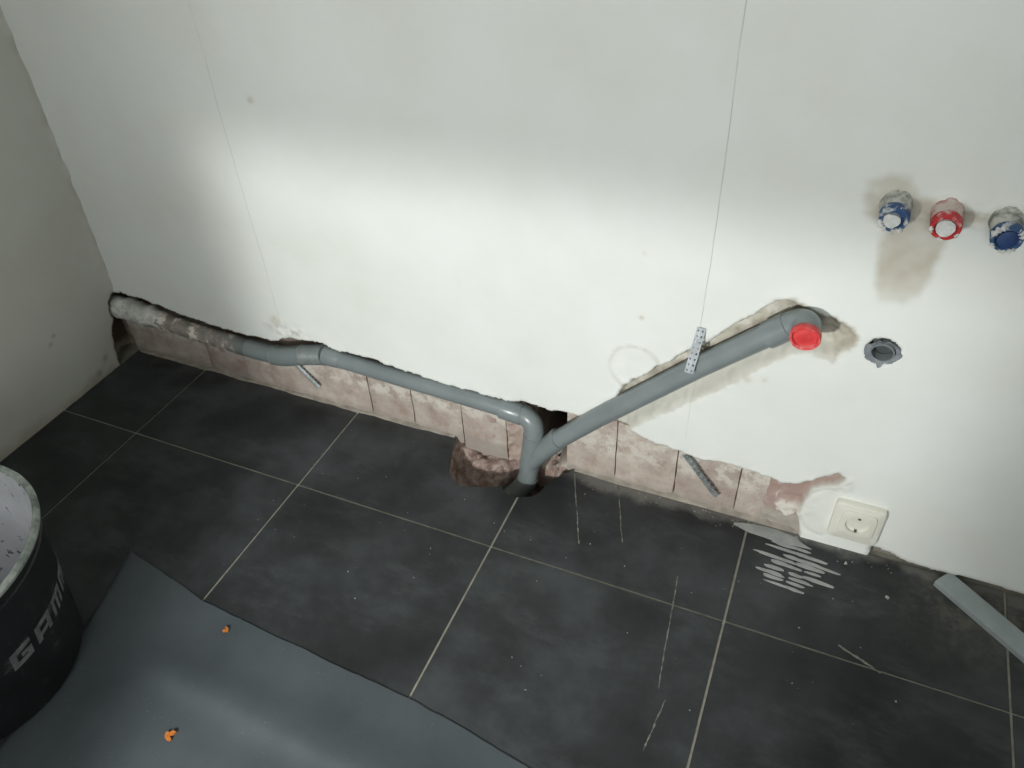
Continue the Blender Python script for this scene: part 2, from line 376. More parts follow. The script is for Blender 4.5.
def build_back_wall():
    st = 0.0034
    xs = np.concatenate([np.arange(-0.09, 2.16, st), np.arange(2.18, ROOM_X + 0.05, 0.08)])
    zs = np.concatenate([np.arange(-0.10, 0.77, st), np.arange(0.79, ROOM_Z + 0.06, 0.08)])
    X, Z = np.meshgrid(xs, zs)
    jag = 0.0042 * fbm(X, Z, 55, 4) + 0.0022 * fbm(X + 3, Z, 190, 2)
    db = sdist(X, Z, BAND) + jag
    dc = sdist(X, Z, CHASE) + jag * 1.1
    dh = sdist(X, Z, [(1.708 + (x - 1.708) * 1.06, 0.462 + (z - 0.462) * 1.14) for x, z in HOLE]) + jag * 0.5
    dh = np.minimum(dh, np.hypot(X - 1.7080, Z - 0.4625) - 0.0232)
    dn = sdist(X, Z, NOTCH) + jag * 0.8
    Y = np.full(X.shape, YP) + 0.0007 * fbm(X, Z, 7, 3)
    # plaster swells and crumbles near broken edges
    near = np.exp(-np.clip(np.minimum(db, dc), 0, 1) / 0.010)
    Y += near * 0.0028 * fbm(X, Z, 90, 3)
    rough = 0.0035 * fbm(X, Z, 60, 4) + 0.002 * fbm(X, Z, 200, 2)
    C = colour(X.shape, PLASTER)
    # broken plaster edge shows grey-beige
    C = blend(C, 0.55 * sstep(0.006, -0.001, np.minimum(db, dc)), (0.56, 0.53, 0.46))
    # --- band of bare brick (mortar bed between the bricks)
    inb = sstep(0.0005, -0.005, db)
    deep = np.full(X.shape, 0.014) + rough * 0.6
    # the broken pocket by the tee
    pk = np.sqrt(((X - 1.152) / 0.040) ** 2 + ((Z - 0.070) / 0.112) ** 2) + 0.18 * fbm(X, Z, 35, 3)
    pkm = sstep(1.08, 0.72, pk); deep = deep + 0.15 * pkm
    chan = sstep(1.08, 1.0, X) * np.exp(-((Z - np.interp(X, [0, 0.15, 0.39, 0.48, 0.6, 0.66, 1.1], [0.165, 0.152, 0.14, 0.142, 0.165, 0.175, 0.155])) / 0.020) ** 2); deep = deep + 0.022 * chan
    lf = sstep(0.95, 1.0, X) * sstep(1.10, 1.06, X) * sstep(0.13, 0.10, Z)
    deep = deep + lf * (-0.010 + 0.012 * fbm(X, Z, 45, 3))
    # cable channel cut above the socket
    gr = sstep(1.575, 1.60, X)
    deep = deep * (1 - gr) + gr * (0.000 + rough * 1.2)
    Y = Y * (1 - inb) + deep * inb
    mort = np.array((0.42, 0.355, 0.30))
    nse = fbm(X, Z, 28, 4)
    bandc = colour(X.shape, mort); bandc = blend(bandc, sstep(0.0, 0.35, nse), (0.52, 0.47, 0.41)); bandc = blend(bandc, sstep(0.05, -0.4, nse), (0.33, 0.23, 0.19))
    bandc = blend(bandc, sstep(1.52, 1.60, X) * sstep(0.02, 0.06, Z) * (0.75 + 0.5 * fbm(X, Z, 45, 3)), (0.36, 0.25, 0.22))
    bandc = blend(bandc, sstep(1.52, 1.60, X) * sstep(0.06, 0.02, Z), (0.36, 0.33, 0.29))
    wl = np.exp(-(((X - 1.632) / 0.022) ** 2 + ((Z - 0.062) / 0.02) ** 2)) + 0.75 * fbm(X, Z, 75, 4)
    bandc = blend(bandc, sstep(0.45, 0.6, wl), (0.66, 0.62, 0.56)); 
    Y = Y - inb * sstep(0.35, 0.7, wl) * 0.010
    bandc = blend(bandc, lf * sstep(-0.2, 0.3, fbm(X, Z, 60, 3)), (0.40, 0.29, 0.25))
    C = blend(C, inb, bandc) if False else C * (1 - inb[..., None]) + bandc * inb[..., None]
    C = blend(C, inb * np.clip(chan, 0, 1) * 0.75, (0.15, 0.125, 0.105)); C = blend(C, inb * pkm, (0.055, 0.042, 0.036))  # painted shade: dark gap above the pipe, near-black depth of the pocket
    # --- diagonal chase
    ax, az, bx, bz = 1.159, 0.077, 1.558, 0.479
    L = math.hypot(bx - ax, bz - az); ux, uz = (bx - ax) / L, (bz - az) / L
    s = (X - ax) * (-uz) + (Z - az) * ux                 # + above the pipe
    along = (X - ax) * ux + (Z - az) * uz
    rampw = np.where(s > 0, 0.006, 0.024)
    endp = sstep(L + 0.01, L + 0.05, along); rampw = rampw * (1 - endp) + 0.016 * endp
    inc = sstep(0.0, -1.0, dc / rampw)
    cd = 0.006 + rough * (0.06 + 0.94 * sstep(-0.005, 0.012, s)) * 1.5 + endp * (-0.003 + rough * 2.6)
    keepb = 1 - inb
    Y = Y * (1 - inc * keepb) + cd * inc * keepb
    ch = colour(X.shape, (0.50, 0.475, 0.40)); n2 = fbm(X + 5, Z, 40, 4)
    ch = blend(ch, sstep(0.05, 0.35, n2), (0.62, 0.59, 0.52)); ch = blend(ch, sstep(-0.05, -0.4, n2), (0.36, 0.335, 0.28))
    ch = blend(ch, sstep(0.005, -0.01, s) * 0.85 * (1 - endp), (0.60, 0.60, 0.535))
    n3 = fbm(X, Z, 85, 3)
    ch = blend(ch, endp * np.clip(0.55 + 0.9 * n3, 0, 0.9), (0.40, 0.365, 0.29))
    msk = sstep(0.003, -0.003, dc) * keepb; C = C * (1 - msk[..., None]) + ch * msk[..., None]
    # --- hole around the pipe stub
    inh = sstep(0.0005, -0.0045, dh); Y = Y * (1 - inh) + (0.030 + rough) * inh
    C = blend(C, inh * 0.8, (0.34, 0.35, 0.34))
    # --- bottom edge of the plaster, right of the socket
    inn = sstep(0.0005, -0.004, dn); Y = Y * (1 - inn) + (0.004 + rough) * inn
    C = blend(C, inn, (0.24, 0.225, 0.19)); C = blend(C, sstep(0.010, 0.0, dn) * (1 - inn) * 0.45, (0.42, 0.40, 0.35))
    # --- round repair patch above the diagonal pipe
    rp = np.sqrt(((X - 1.325) / 0.047) ** 2 + ((Z - 0.325) / 0.047) ** 2) + 0.10 * fbm(X, Z, 26, 3)
    out = (dc > 0) & (db > 0)
    rimm = np.exp(-((rp - 1.0) / 0.09) ** 2) * out
    Y += -0.0020 * rimm * (0.6 + fbm(X, Z, 60, 3)) + 0.0012 * sstep(0.98, 0.9, rp) * out * fbm(X, Z, 45, 3)
    C = blend(C, np.clip(rimm * (0.22 + 0.85 * np.clip(fbm(X + 9, Z, 60, 3) + 0.1, 0, 1)), 0, 1), (0.52, 0.51, 0.45))
    C = blend(C, 0.5 * sstep(0.95, 0.8, rp) * out * sstep(0.0, 0.35, fbm(X + 2, Z, 40, 3)), (0.84, 0.83, 0.78))
    # --- round filled box beside the socket, and crumbs at the end of the cable channel
    rb_ = np.sqrt(((X - 1.703) / 0.043) ** 2 + ((Z - 0.082) / 0.062) ** 2) + 0.05 * fbm(X, Z, 30, 2)
    ro = np.exp(-((rb_ - 1.0) / 0.05) ** 2) * (1 - inb) * (X < 1.712)
    Y += 0.0020 * ro; C = blend(C, np.clip(ro * 0.45, 0, 1), (0.46, 0.44, 0.38))
    ins_ = sstep(1.0, 0.9, rb_) * (1 - inb); C = blend(C, ins_ * (0.35 + 0.4 * fbm(X, Z, 35, 3)), (0.70, 0.68, 0.61)); Y += ins_ * 0.0008 * fbm(X, Z, 50, 3)
    lm = np.exp(-(((X - 1.712) / 0.016) ** 2 + ((Z - 0.170) / 0.014) ** 2)) * (1 - inb)
    Y += -0.009 * lm * np.clip(0.4 + 1.3 * fbm(X, Z, 80, 3), 0, 1); C = blend(C, np.clip(lm * (0.2 + 1.0 * fbm(X + 4, Z, 90, 3)), 0, 0.8), (0.42, 0.38, 0.31))
    # --- damp beige stain round the cold-water fitting and below it
    ST = [(1.622, 0.732), (1.645, 0.745), (1.672, 0.744), (1.69, 0.720), (1.76, 0.712), (1.785, 0.700), (1.75, 0.690), (1.737, 0.675), (1.734, 0.640), (1.737, 0.605), (1.728, 0.572), (1.712, 0.552), (1.680, 0.550), (1.668, 0.575), (1.662, 0.62), (1.655, 0.668), (1.635, 0.684), (1.627, 0.705)]
    ds = sdist(X, Z, ST) + 0.007 * fbm(X, Z, 30, 4)
    sm = sstep(0.007, -0.008, ds) * (0.55 + 0.7 * fbm(X, Z, 16, 4)) * (0.55 + 0.45 * sstep(0.55, 0.62, Z))
    C = blend(C, np.clip(sm * 1.15, 0, 0.9), (0.50, 0.455, 0.37))
    # trowel ridges between the fittings
    rd = np.exp(-((Z - 0.712 + 0.02 * (X - 1.66)) / 0.0025) ** 2) + np.exp(-((Z - 0.688 + 0.004 * fbm(X, Z, 20, 2)) / 0.0022) ** 2)
    rd = rd * sstep(1.60, 1.66, X) * sstep(1.83, 1.79, X)
    Y += -0.0022 * rd * (0.6 + fbm(X, Z, 45, 3)); C = blend(C, np.clip(rd * 0.4 * (0.5 + fbm(X + 7, Z, 50, 3)), 0, 1), (0.34, 0.32, 0.27))
    for fx_ in (1.662, 1.725, 1.797):
        rr = np.sqrt((X - fx_) ** 2 + (Z - 0.702) ** 2)
        lump = np.exp(-((rr - 0.021) / 0.006) ** 2); Y += -0.006 * lump * np.clip(0.5 + fbm(X, Z, 60, 3), 0, 1)
        C = blend(C, lump * 0.5 * np.clip(0.4 + fbm(X + 3, Z, 60, 3), 0, 1), (0.50, 0.46, 0.39))
    # small chips in the plaster
    for cx, cz, r in ((1.520, 0.352, 0.006), (1.548, 0.358, 0.004), (1.325, 0.560, 0.004), (1.33, 0.435, 0.004), (0.51, 0.227, 0.011), (0.60, 0.73, 0.006)):
        k = np.exp(-(((X - cx) / r) ** 2 + ((Z - cz) / r) ** 2)) * (0.7 + fbm(X, Z, 90, 2)); C = blend(C, np.clip(k, 0, 0.6), (0.55, 0.49, 0.40))
    # cement spatter over the collar of the pipe
    cr = np.exp(-(((X - 0.535) / 0.045) ** 2 + ((Z - 0.205) / 0.016) ** 2)) * (1 - inb)
    Y += -0.006 * cr * np.clip(0.4 + 1.2 * fbm(X, Z, 70, 3), 0, 1); C = blend(C, np.clip(cr * (0.3 + 1.2 * fbm(X + 4, Z, 80, 3)), 0, 0.8), (0.40, 0.39, 0.34))
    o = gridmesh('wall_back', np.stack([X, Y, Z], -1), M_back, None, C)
    return tag(o, 'white plastered back wall with chases cut for waste pipes', None, None, 'structure')
wall_back = build_back_wall()

# bricks bared along the foot of the back wall
JX = [0.0, 0.122, 0.244, 0.360, 0.478, 0.595, 0.712, 0.823, 0.946, 1.052]
JX2 = [1.192, 1.296, 1.420, 1.542, 1.600]
OPEN = (0.244, 0.712, 0.823, 0.946, 1.296, 1.420, 1.542)
def brick(x0, x1, z0, z1, i):
    n = 9; g = 0.0
    u = np.linspace(0, 1, n); U, V = np.meshgrid(u, u)
    gl, gr = [0.0012 if any(abs(q - j) < 1e-4 for j in OPEN) else -0.0004 for q in (x0, x1)]
    X = x0 + gl + (x1 - x0 - gl - gr) * U; Z = z0 + (z1 - z0) * V
    Y = 0.0005 + 0.003 * fbm(X, Z, 30, 3) + (i * 37 % 5 - 2) * 0.00015
    e = np.minimum(np.minimum(U, 1 - U), np.minimum(V, 1 - V)); Y = Y + 0.0028 * ((U < 0.01) * (gl > 0.001) + (U > 0.99) * (gr > 0.001)) + 0.0006 * ((V < 0.01) | (V > 0.99))
    wob = 0.0016 * fbm(X + i, Z, 50, 2); X = X + wob * ((U < 0.01) * (gl > 0.001) + (U > 0.99) * (gr > 0.001))
    bm = bmesh.new(); vs = [[bm.verts.new((X[a, b], Y[a, b], Z[a, b])) for b in range(n)] for a in range(n)]
    for a in range(n - 1):
        for b in range(n - 1): bm.faces.new((vs[a][b], vs[a][b + 1], vs[a + 1][b + 1], vs[a + 1][b]))
    rim = [vs[0][b] for b in range(n)] + [vs[a][-1] for a in range(1, n)] + [vs[-1][b] for b in range(n - 2, -1, -1)] + [vs[a][0] for a in range(n - 2, 0, -1)]
    bk = [bm.verts.new((v.co.x, 0.045, v.co.z)) for v in rim]
    for k in range(len(rim)): bm.faces.new((rim[k], rim[(k + 1) % len(rim)], bk[(k + 1) % len(rim)], bk[k]))
    bm.faces.new(bk[::-1])
    return autosmooth(obj('brick', bm, M_brick, wall_back), 50)
k = 0
for a, c in list(zip(JX, JX[1:])) + list(zip(JX2, JX2[1:])):
    top = 0.115 if a < 1.1 else (0.162 if a < 1.3 else 0.150)
    if a > 1.5: top = 0.135
    brick(a, c, -0.02 if not (0.9 < a < 1.0) else -0.03, top, k); k += 1

# left wall
def build_left_wall():
    st = 0.004
    ys = np.concatenate([np.arange(ROOM_Y - 0.02, -0.75, 0.1), np.arange(-0.74, 0.07, st)])
    zs = np.concatenate([np.arange(-0.03, 0.30, st), np.arange(0.31, 1.02, 0.012), np.arange(1.1, ROOM_Z + 0.06, 0.1)])
    Yg, Z = np.meshgrid(ys, zs)
    jag = 0.004 * fbm(Yg, Z, 50, 4)
    H = [(0.06, 0.19), (-0.02, 0.190), (-0.040, 0.176), (-0.044, 0.150), (-0.040, 0.128), (-0.058, 0.090), (-0.064, 0.055), (-0.066, 0.02), (-0.072, -0.1), (0.06, -0.1)]
    d = sdist(Yg, Z, H) + jag
    lean = np.interp(Z, [-0.1, 0.0, 0.25, 0.5, 0.85, 2.6], [0, 0, 0.026, 0.042, 0.054, 0.060])   # wall tilted to make the corner line fit the camera view
    X = np.zeros(Yg.shape) + 0.0012 * fbm(Yg, Z, 6, 3)
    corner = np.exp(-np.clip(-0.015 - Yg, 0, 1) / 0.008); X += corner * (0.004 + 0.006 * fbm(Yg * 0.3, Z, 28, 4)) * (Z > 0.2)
    C = colour(Yg.shape, (0.60, 0.60, 0.55))  # greyer than the back wall: part of its shade is in the colour
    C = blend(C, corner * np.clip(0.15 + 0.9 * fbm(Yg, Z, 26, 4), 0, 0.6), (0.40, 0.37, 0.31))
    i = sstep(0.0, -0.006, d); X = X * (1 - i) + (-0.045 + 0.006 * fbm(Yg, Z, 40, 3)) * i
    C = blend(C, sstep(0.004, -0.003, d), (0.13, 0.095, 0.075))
    low = sstep(0.035, 0.0, Z + 0.02 * fbm(Yg, Z, 14, 4)); C = blend(C, low * 0.75, (0.44, 0.40, 0.34)); X += low * 0.004 * (0.5 + fbm(Yg, Z, 35, 3))
    rough = sstep(0.10, 0.0, Z) * sstep(-0.30, -0.05, Yg); X += rough * 0.004 * fbm(Yg, Z, 25, 3)
    for cy, cz, r in ((-0.20, 0.19, 0.005), (-0.215, 0.175, 0.005), (-0.10, 0.045, 0.008), (-0.13, 0.02, 0.008)):
        C = blend(C, np.exp(-(((Yg - cy) / r) ** 2 + ((Z - cz) / r) ** 2)) * 0.7, (0.28, 0.26, 0.22))
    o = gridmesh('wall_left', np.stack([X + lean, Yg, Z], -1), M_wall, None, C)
    return tag(o, 'shaded white plastered side wall with a broken corner', None, None, 'structure')
build_left_wall()

def shell(name, boxes, m, label):
    bm = bmesh.new()
    for q in boxes: box(bm, *q)
    o = obj(name, bm, m); setcol(o); return tag(o, label, None, None, 'structure')
shell('ceiling', [(-0.1, ROOM_X + 0.1, ROOM_Y - 0.2, 0.2, ROOM_Z, ROOM_Z + 0.1)], M_wall, 'white plastered ceiling above the room')
shell('wall_right', [(ROOM_X, ROOM_X + 0.1, ROOM_Y - 0.2, 0.2, -0.1, ROOM_Z)], M_wall, 'white plastered wall at the right end of the room')
shell('wall_core', [(-0.3, -0.12, ROOM_Y - 0.2, 0.35, -0.1, ROOM_Z), (-0.12, ROOM_X + 0.1, 0.22, 0.35, -0.25, ROOM_Z)], M_wall, 'masonry core behind the plastered walls')
WX0, WX1, WZ0, WZ1 = 0.85, 2.25, 0.9, 2.2
shell('wall_rear', [(-0.1, WX0, ROOM_Y - 0.2, ROOM_Y, -0.1, ROOM_Z), (WX1, ROOM_X, ROOM_Y - 0.2, ROOM_Y, -0.1, ROOM_Z), (WX0, WX1, ROOM_Y - 0.2, ROOM_Y, -0.1, WZ0), (WX0, WX1, ROOM_Y - 0.2, ROOM_Y, WZ1, ROOM_Z)], M_wall, 'white plastered wall with the window behind the photographer')
bm = bmesh.new()
for q in ((WX0, WX1, WZ0, WZ0 + 0.05), (WX0, WX1, WZ1 - 0.05, WZ1), (WX0, WX0 + 0.05, WZ0 + 0.05, WZ1 - 0.05), (WX1 - 0.05, WX1, WZ0 + 0.05, WZ1 - 0.05), ((WX0 + WX1) / 2 - 0.025, (WX0 + WX1) / 2 + 0.025, WZ0 + 0.05, WZ1 - 0.05)):
    box(bm, q[0], q[1], ROOM_Y - 0.16, ROOM_Y - 0.09, q[2], q[3])
win = tag(obj('window_1', bm, M_white), 'white framed two-light window behind the photographer', None, None, 'structure')
for a, c in ((WX0 + 0.05, (WX0 + WX1) / 2 - 0.025), ((WX0 + WX1) / 2 + 0.025, WX1 - 0.05)):
    bm = bmesh.new(); box(bm, a, c, ROOM_Y - 0.13, ROOM_Y - 0.12, WZ0 + 0.05, WZ1 - 0.05); obj('pane', bm, M_glass, win)

# ------------------------------------------------------------------ floor: grout bed + tiles with a hole broken by the drain
HO = [(0.930, -0.003), (0.938, -0.040), (0.947, -0.072), (0.958, -0.100), (0.975, -0.118), (1.000, -0.131), (1.020, -0.126), (1.045, -0.120), (1.068, -0.108), (1.086, -0.100), (1.090, -0.113), (1.105, -0.118), (1.126, -0.116),
      (1.149, -0.108), (1.163, -0.091), (1.171, -0.060), (1.180, -0.040), (1.193, -0.022), (1.206, -0.003)]
i_mid = 12
YB = -0.003
bm = bmesh.new()
E_ = 0.004
def out(p): return (p[0], p[1])
holeL = [p for p in HO[:i_mid + 1]]; holeR = [p for p in HO[i_mid:]]
prism(bm, [(-0.05, -3.0), (1.126, -3.0)] + holeL[::-1] + [(0.93, 0.03), (-0.05, 0.03)], -0.05, -0.0018)
prism(bm, [(1.126, -3.0), (ROOM_X, -3.0), (ROOM_X, 0.03), (1.206, 0.03)] + holeR[::-1], -0.05, -0.0018)
floor = tag(obj('floor', bm, M_grout), 'dark grey tiled floor with pale grout lines', None, None, 'structure')
gx = [-0.224 + 0.45 * i for i in range(9)]; gy = [-0.25236 - 0.45 * j for j in range(7)]
G = 0.0021
shared = {}
def tile(pts, x0, y0, key=None):
    if key in shared: me = shared[key]; o = bpy.data.objects.new('tile', me); COL.objects.link(o)
    else:
        bm = bmesh.new(); prism(bm, [(x - x0, y - y0) for x, y in pts], -0.009, 0.0)
        if key: bmesh.ops.bevel(bm, geom=[e for e in bm.edges if e.verts[0].co.z > -0.001 and e.verts[1].co.z > -0.001 and len(e.link_faces) == 2 and e.calc_face_angle(0) > 0.5], offset=0.0008, segments=1, affect='EDGES')
        o = obj('tile', bm, M_tile)
        if key: shared[key] = o.data
    o.location = (x0, y0, 0); o.parent = floor
    return o
for i in range(8):
    x0, x1 = max(gx[i], 0.0) + G, min(gx[i + 1], ROOM_X) - G
    if i == 0: x0 = 0.003
    if x1 - x0 < 0.02: continue
    if abs(gx[i] - 0.676) < 0.01:
        tile([(x0, gy[0] + G), (x1, gy[0] + G), (x1, -0.1165)] + HO[:i_mid][::-1] + [(x0, YB)], x0, gy[0])
    elif abs(gx[i] - 1.126) < 0.01:
        tile([(x0, gy[0] + G), (x1, gy[0] + G), (x1, YB - 0.008), (1.30, YB - 0.009)] + HO[i_mid + 1:][::-1] + [(x0, -0.115)], x0, gy[0])
    else:
        yb = YB if x0 < 1 else YB - 0.008
        tile([(x0, gy[0] + G), (x1, gy[0] + G), (x1, yb), (x0, yb)], x0, gy[0], ('w', round(x1 - x0, 3), yb))
    for j in range(6):
        y1, y0 = gy[j] - G, max(gy[j + 1] + G, -3.0)
        if y1 - y0 < 0.02: continue
        tile([(x0, y0), (x1, y0), (x1, y1), (x0, y1)], x0, y0, ('f', round(x1 - x0, 3), round(y1 - y0, 3)))

# broken ground inside the hole
def build_pit():
    xs = np.arange(0.905, 1.235, 0.004); ys = np.arange(-0.155, 0.05, 0.004); X, Y = np.meshgrid(xs, ys)
    d = sdist(X, Y, HO + [(1.206, 0.06), (0.93, 0.06)]) + 0.004 * fbm(X, Y, 50, 3)
    dr = np.sqrt(((X - 1.125) / 0.062) ** 2 + ((Y + 0.055) / 0.075) ** 2) + 0.15 * fbm(X, Y, 30, 2)
    depth = 0.045 + 0.02 * sstep(-0.02, -0.10, Y) - 0.02 * sstep(-0.06, 0.0, Y) + 0.13 * sstep(1.15, 0.75, dr)
    Z = -0.0105 - sstep(0.002, -0.018, d) * depth + (0.016 * fbm(X, Y, 32, 4) + 0.006 * fbm(X, Y, 110, 3)) * sstep(0.0, -0.012, d)
    o = gridmesh('broken_screed', np.stack([X, Y, Z], -1), M_rubble, floor)
    return o
build_pit()

# thin bed of cement left between the tiles and the bricks
def wall_foot(x0, x1, seed):
    xs = np.arange(x0, x1, 0.004); n = 6
    X, V = np.meshgrid(xs, np.linspace(0, 1, n))
    wd = 0.012 + 0.006 * fbm(X, X * 0 + seed, 18, 3); hgt = 0.007 + 0.006 * fbm(X, X * 0 + seed + 4, 22, 3)
    Y = 0.012 - V * (wd + 0.012); Z = np.clip(hgt * (1 - V) ** 1.5 + 0.002 * fbm(X, V * 0.05, 80, 2) * (1 - V), 0, 1) + 0.0003 - 0.003 * (V > 0.99)
    m = gridmesh('mortar_fillet', np.stack([X, Y, Z], -1), M_grout if seed > 3 else M_rubble2, floor)
M_rubble2 = simple('cement_dust', (0.24, 0.215, 0.185), (0.40, 0.36, 0.31), 30, 0.95, 0.5)
wall_foot(0.01, 0.93, 1); wall_foot(1.21, 1.79, 2)

# ================================================================== WASTE PIPE (one glued run)
wp = empty('waste_pipe', (1.118, -0.02, -0.05), 'grey plastic waste pipe with tee, sloping branch and red end cap along the wall', 'pipe')
def wpart(name, path, radii, m=M_pvc, label=None, parent=None, **kw):
    bm = bmesh.new(); sweep(bm, path, radii, **kw); o = obj(name, bm, m)
    autosmooth(o); 
    if parent is None: keep(o, wp)
    else: o.parent = parent; o.matrix_parent_inverse = Matrix.Identity(4)
    if label: o['label'] = label
    return o
yh = -0.012
H = [(-0.035, 0.150), (0.05, 0.147), (0.153, 0.135), (0.273, 0.126), (0.389, 0.120), (0.41, 0.120)]
def lerp_path(pts, y, step=0.012):
    o = []
    for (x0, z0), (x1, z1) in zip(pts, pts[1:]):
        n = max(1, int(math.hypot(x1 - x0, z1 - z0) / step))
        for i in range(n): o.append((x0 + (x1 - x0) * i / n, y, z0 + (z1 - z0) * i / n))
    o.append((pts[-1][0], y, pts[-1][1])); return o
old = wpart('old_pipe', lerp_path(H, yh), 0.0210, M_oldpipe, 'old pipe length stained with mortar', rough=0.10, seed=3)
cp = lerp_path([(-0.03, 0.148), (0.05, 0.146), (0.16, 0.133), (0.19, 0.131)], yh + 0.001, 0.008)
nn = len(cp)
cru = wpart('mortar_crust', cp, [0.0275 if i < nn * 0.6 else 0.0275 - 0.012 * (i - nn * 0.6) / (nn * 0.4) for i in range(nn)], M_crust, 'pale mortar caked round the pipe end', parent=old, rough=0.32, seed=11)
wpart('pipe_coupler', [(0.400, yh, 0.120), (0.402, yh, 0.120), (0.440, yh, 0.1195), (0.474, yh, 0.1195)], [0.020, 0.0224, 0.0224, 0.0220])
wpart('pipe_elbow', [(0.474, yh, 0.1195), (0.476, yh, 0.1196)] + bez((0.478, yh, 0.1198), (0.500, yh, 0.1205), (0.520, yh, 0.1275), 6) + [(0.560, yh, 0.1425)], [0.0230, 0.0250] + [0.0240] * 7 + [0.0230])
rib = [(0.560 + 0.0656 * i / 26, yh, 0.1425 + 0.0175 * i / 26) for i in range(27)]
rr = [0.0223 + (0.0017 if i % 2 else 0) for i in range(27)]; rr[0] = rr[-1] = 0.0248; rr[1] = rr[-2] = 0.0248
wpart('ribbed_sleeve', rib, rr, M_pvc_dark, 'darker ribbed sleeve')
wpart('pipe_collar', [(0.6256, yh, 0.160), (0.640, yh, 0.1595), (0.655, yh, 0.158), (0.664, yh, 0.157)], [0.0230, 0.0230, 0.0222, 0.0202])
wpart('straight_pipe', [(0.655, yh, 0.158), (0.811, yh, 0.1485), (0.932, yh, 0.1435), (1.07, yh, 0.1365)], 0.0195)
wpart('pipe_socket', [(1.052, yh, 0.1373), (1.0525, yh, 0.1373), (1.098, yh - 0.002, 0.1352), (1.1, yh - 0.002, 0.1352)], [0.0200, 0.0236, 0.0240, 0.0225])
yt = -0.024
wpart('pipe_elbow', bez((1.098, yh - 0.002, 0.1352), (1.132, yt + 0.004, 0.1345), (1.127, yt, 0.092), 14), 0.0215)
# tee body with its branch
bm = bmesh.new()
sweep(bm, [(1.128, yt, 0.098), (1.128, yt, 0.0975), (1.117, yt - 0.002, 0.010), (1.112, yt - 0.004, -0.034), (1.112, yt - 0.004, -0.0345)], [0.0195, 0.0226, 0.0216, 0.0212, 0.0205])
sweep(bm, [(1.114, yt - 0.003, 0.008), (1.150, yt - 0.004, 0.062), (1.183, yt - 0.004, 0.1075), (1.184, yt - 0.004, 0.1085)], [0.0205, 0.0212, 0.0230, 0.0198])
tee = autosmooth(obj('pipe_tee', bm, M_pvc)); keep(tee, wp)
wpart('pipe_elbow', bez((1.112, yt - 0.004, -0.034), (1.108, yt - 0.006, -0.064), (1.066, yt - 0.040, -0.098), 12), 0.0225)
wpart('drain_pipe', [(1.085, yt - 0.026, -0.085), (1.02, yt - 0.07, -0.14)], 0.0195)
yd = -0.028
wpart('branch_pipe', [(1.175, yd, 0.097), (1.267, yd + 0.002, 0.194), (1.44, yd + 0.003, 0.367), (1.552, yd + 0.002, 0.473)], 0.0197)
wpart('pipe_socket', [(1.5375, yd, 0.4595), (1.538, yd, 0.460), (1.566, yd, 0.486), (1.567, yd, 0.487)], [0.0197, 0.0228, 0.0228, 0.0212])
wpart('pipe_elbow', [(1.562, yd, 0.482)] + bez((1.566, yd, 0.486), (1.591, yd + 0.002, 0.507), (1.593, yd - 0.026, 0.503), 12) + [(1.593, yd - 0.033, 0.501)], 0.0215)
# red blanking cap, dished, facing the room
ca = Vector((1.593, yd - 0.0400, 0.500)); cd_ = Vector((0.0, -1.0, -0.10)).normalized()
bm = bmesh.new()
revolve(bm, ca, cd_, [(-0.006, 0.0215), (-0.005, 0.0228), (0.004, 0.0230), (0.006, 0.0222), (0.006, 0.0202), (0.0045, 0.0188), (-0.002, 0.0180)], rough=0.02)
capo = autosmooth(obj('end_cap_rim', bm, M_redrim), 60); keep(capo, wp); capo['label'] = 'worn pale red rim of the end cap'
bm = bmesh.new()
revolve(bm, ca, cd_, [(-0.004, 0.0186), (-0.001, 0.0184), (0.0005, 0.0172), (0.0002, 0.0125), (0.0010, 0.0110), (0.0015, 0.002)], capend=True)
d = autosmooth(obj('end_cap', bm, M_red), 50); keep(d, wp); d['label'] = 'bright red end cap'

# ================================================================== pipe stub in the wall hole
st = empty('pipe_stub', (1.708, -0.01, 0.464), 'grey drain pipe stub in a ragged hole right of the red cap', 'pipe')
def spart(name, root, bm, m, ang=40, label=None):
    o = autosmooth(obj(name, bm, m), ang); keep(o, root)
    if label: o['label'] = label
    return o
c0 = Vector((1.709, 0.02, 0.4655)); dd = Vector((-0.05, -1, -0.12)).normalized()
bm = bmesh.new(); revolve(bm, c0, dd, [(0, 0.0180), (0.035, 0.0180), (0.037, 0.0175), (0.037, 0.0155), (0.030, 0.0150), (0.004, 0.0150)]); spart('pipe_wall', st, bm, M_pvc)
bm = bmesh.new(); sweep(bm, [c0 + dd * 0.0, c0 + dd * 0.022], [0.0152, 0.0150], n=36); spart('pipe_plug', st, bm, M_hollow, label='dark pipe opening')
c1 = c0 + Vector((0.000, -0.022, 0.0045))
bm = bmesh.new(); sweep(bm, [c1, c1 + dd * 0.008, c1 + dd * 0.010, c1 + dd * 0.0105], [0.0126, 0.0126, 0.0115, 0.002], n=36); spart('inner_plug', st, bm, simple('charcoal_plug', (0.06, 0.07, 0.07), (0.09, 0.10, 0.10), 40, 0.5, 0.05), label='dark grey plug in the pipe opening')
bm = bmesh.new()
ring = []
for k in range(48):
    th = 2 * math.pi * k / 48; r = 0.0235 + 0.0045 * float(fbm(np.array(math.cos(th) * 2.2), np.array(math.sin(th) * 2.2 + 8), 1.3, 3)) * 1.6 + (0.007 if abs(th - 4.75) < 0.12 else 0)
    r *= 1.0; rx2 = r * 1.08
    ring.append((bm.verts.new((c0.x + 0.0172 * math.cos(th), -0.0145, 0.463 + 0.0172 * math.sin(th))), bm.verts.new((c0.x - 0.002 + rx2 * math.cos(th), -0.0168, 0.461 + r * math.sin(th) * 0.88)), bm.verts.new((c0.x - 0.002 + rx2 * 1.02 * math.cos(th), -0.0135, 0.461 + r * math.sin(th) * 0.9))))
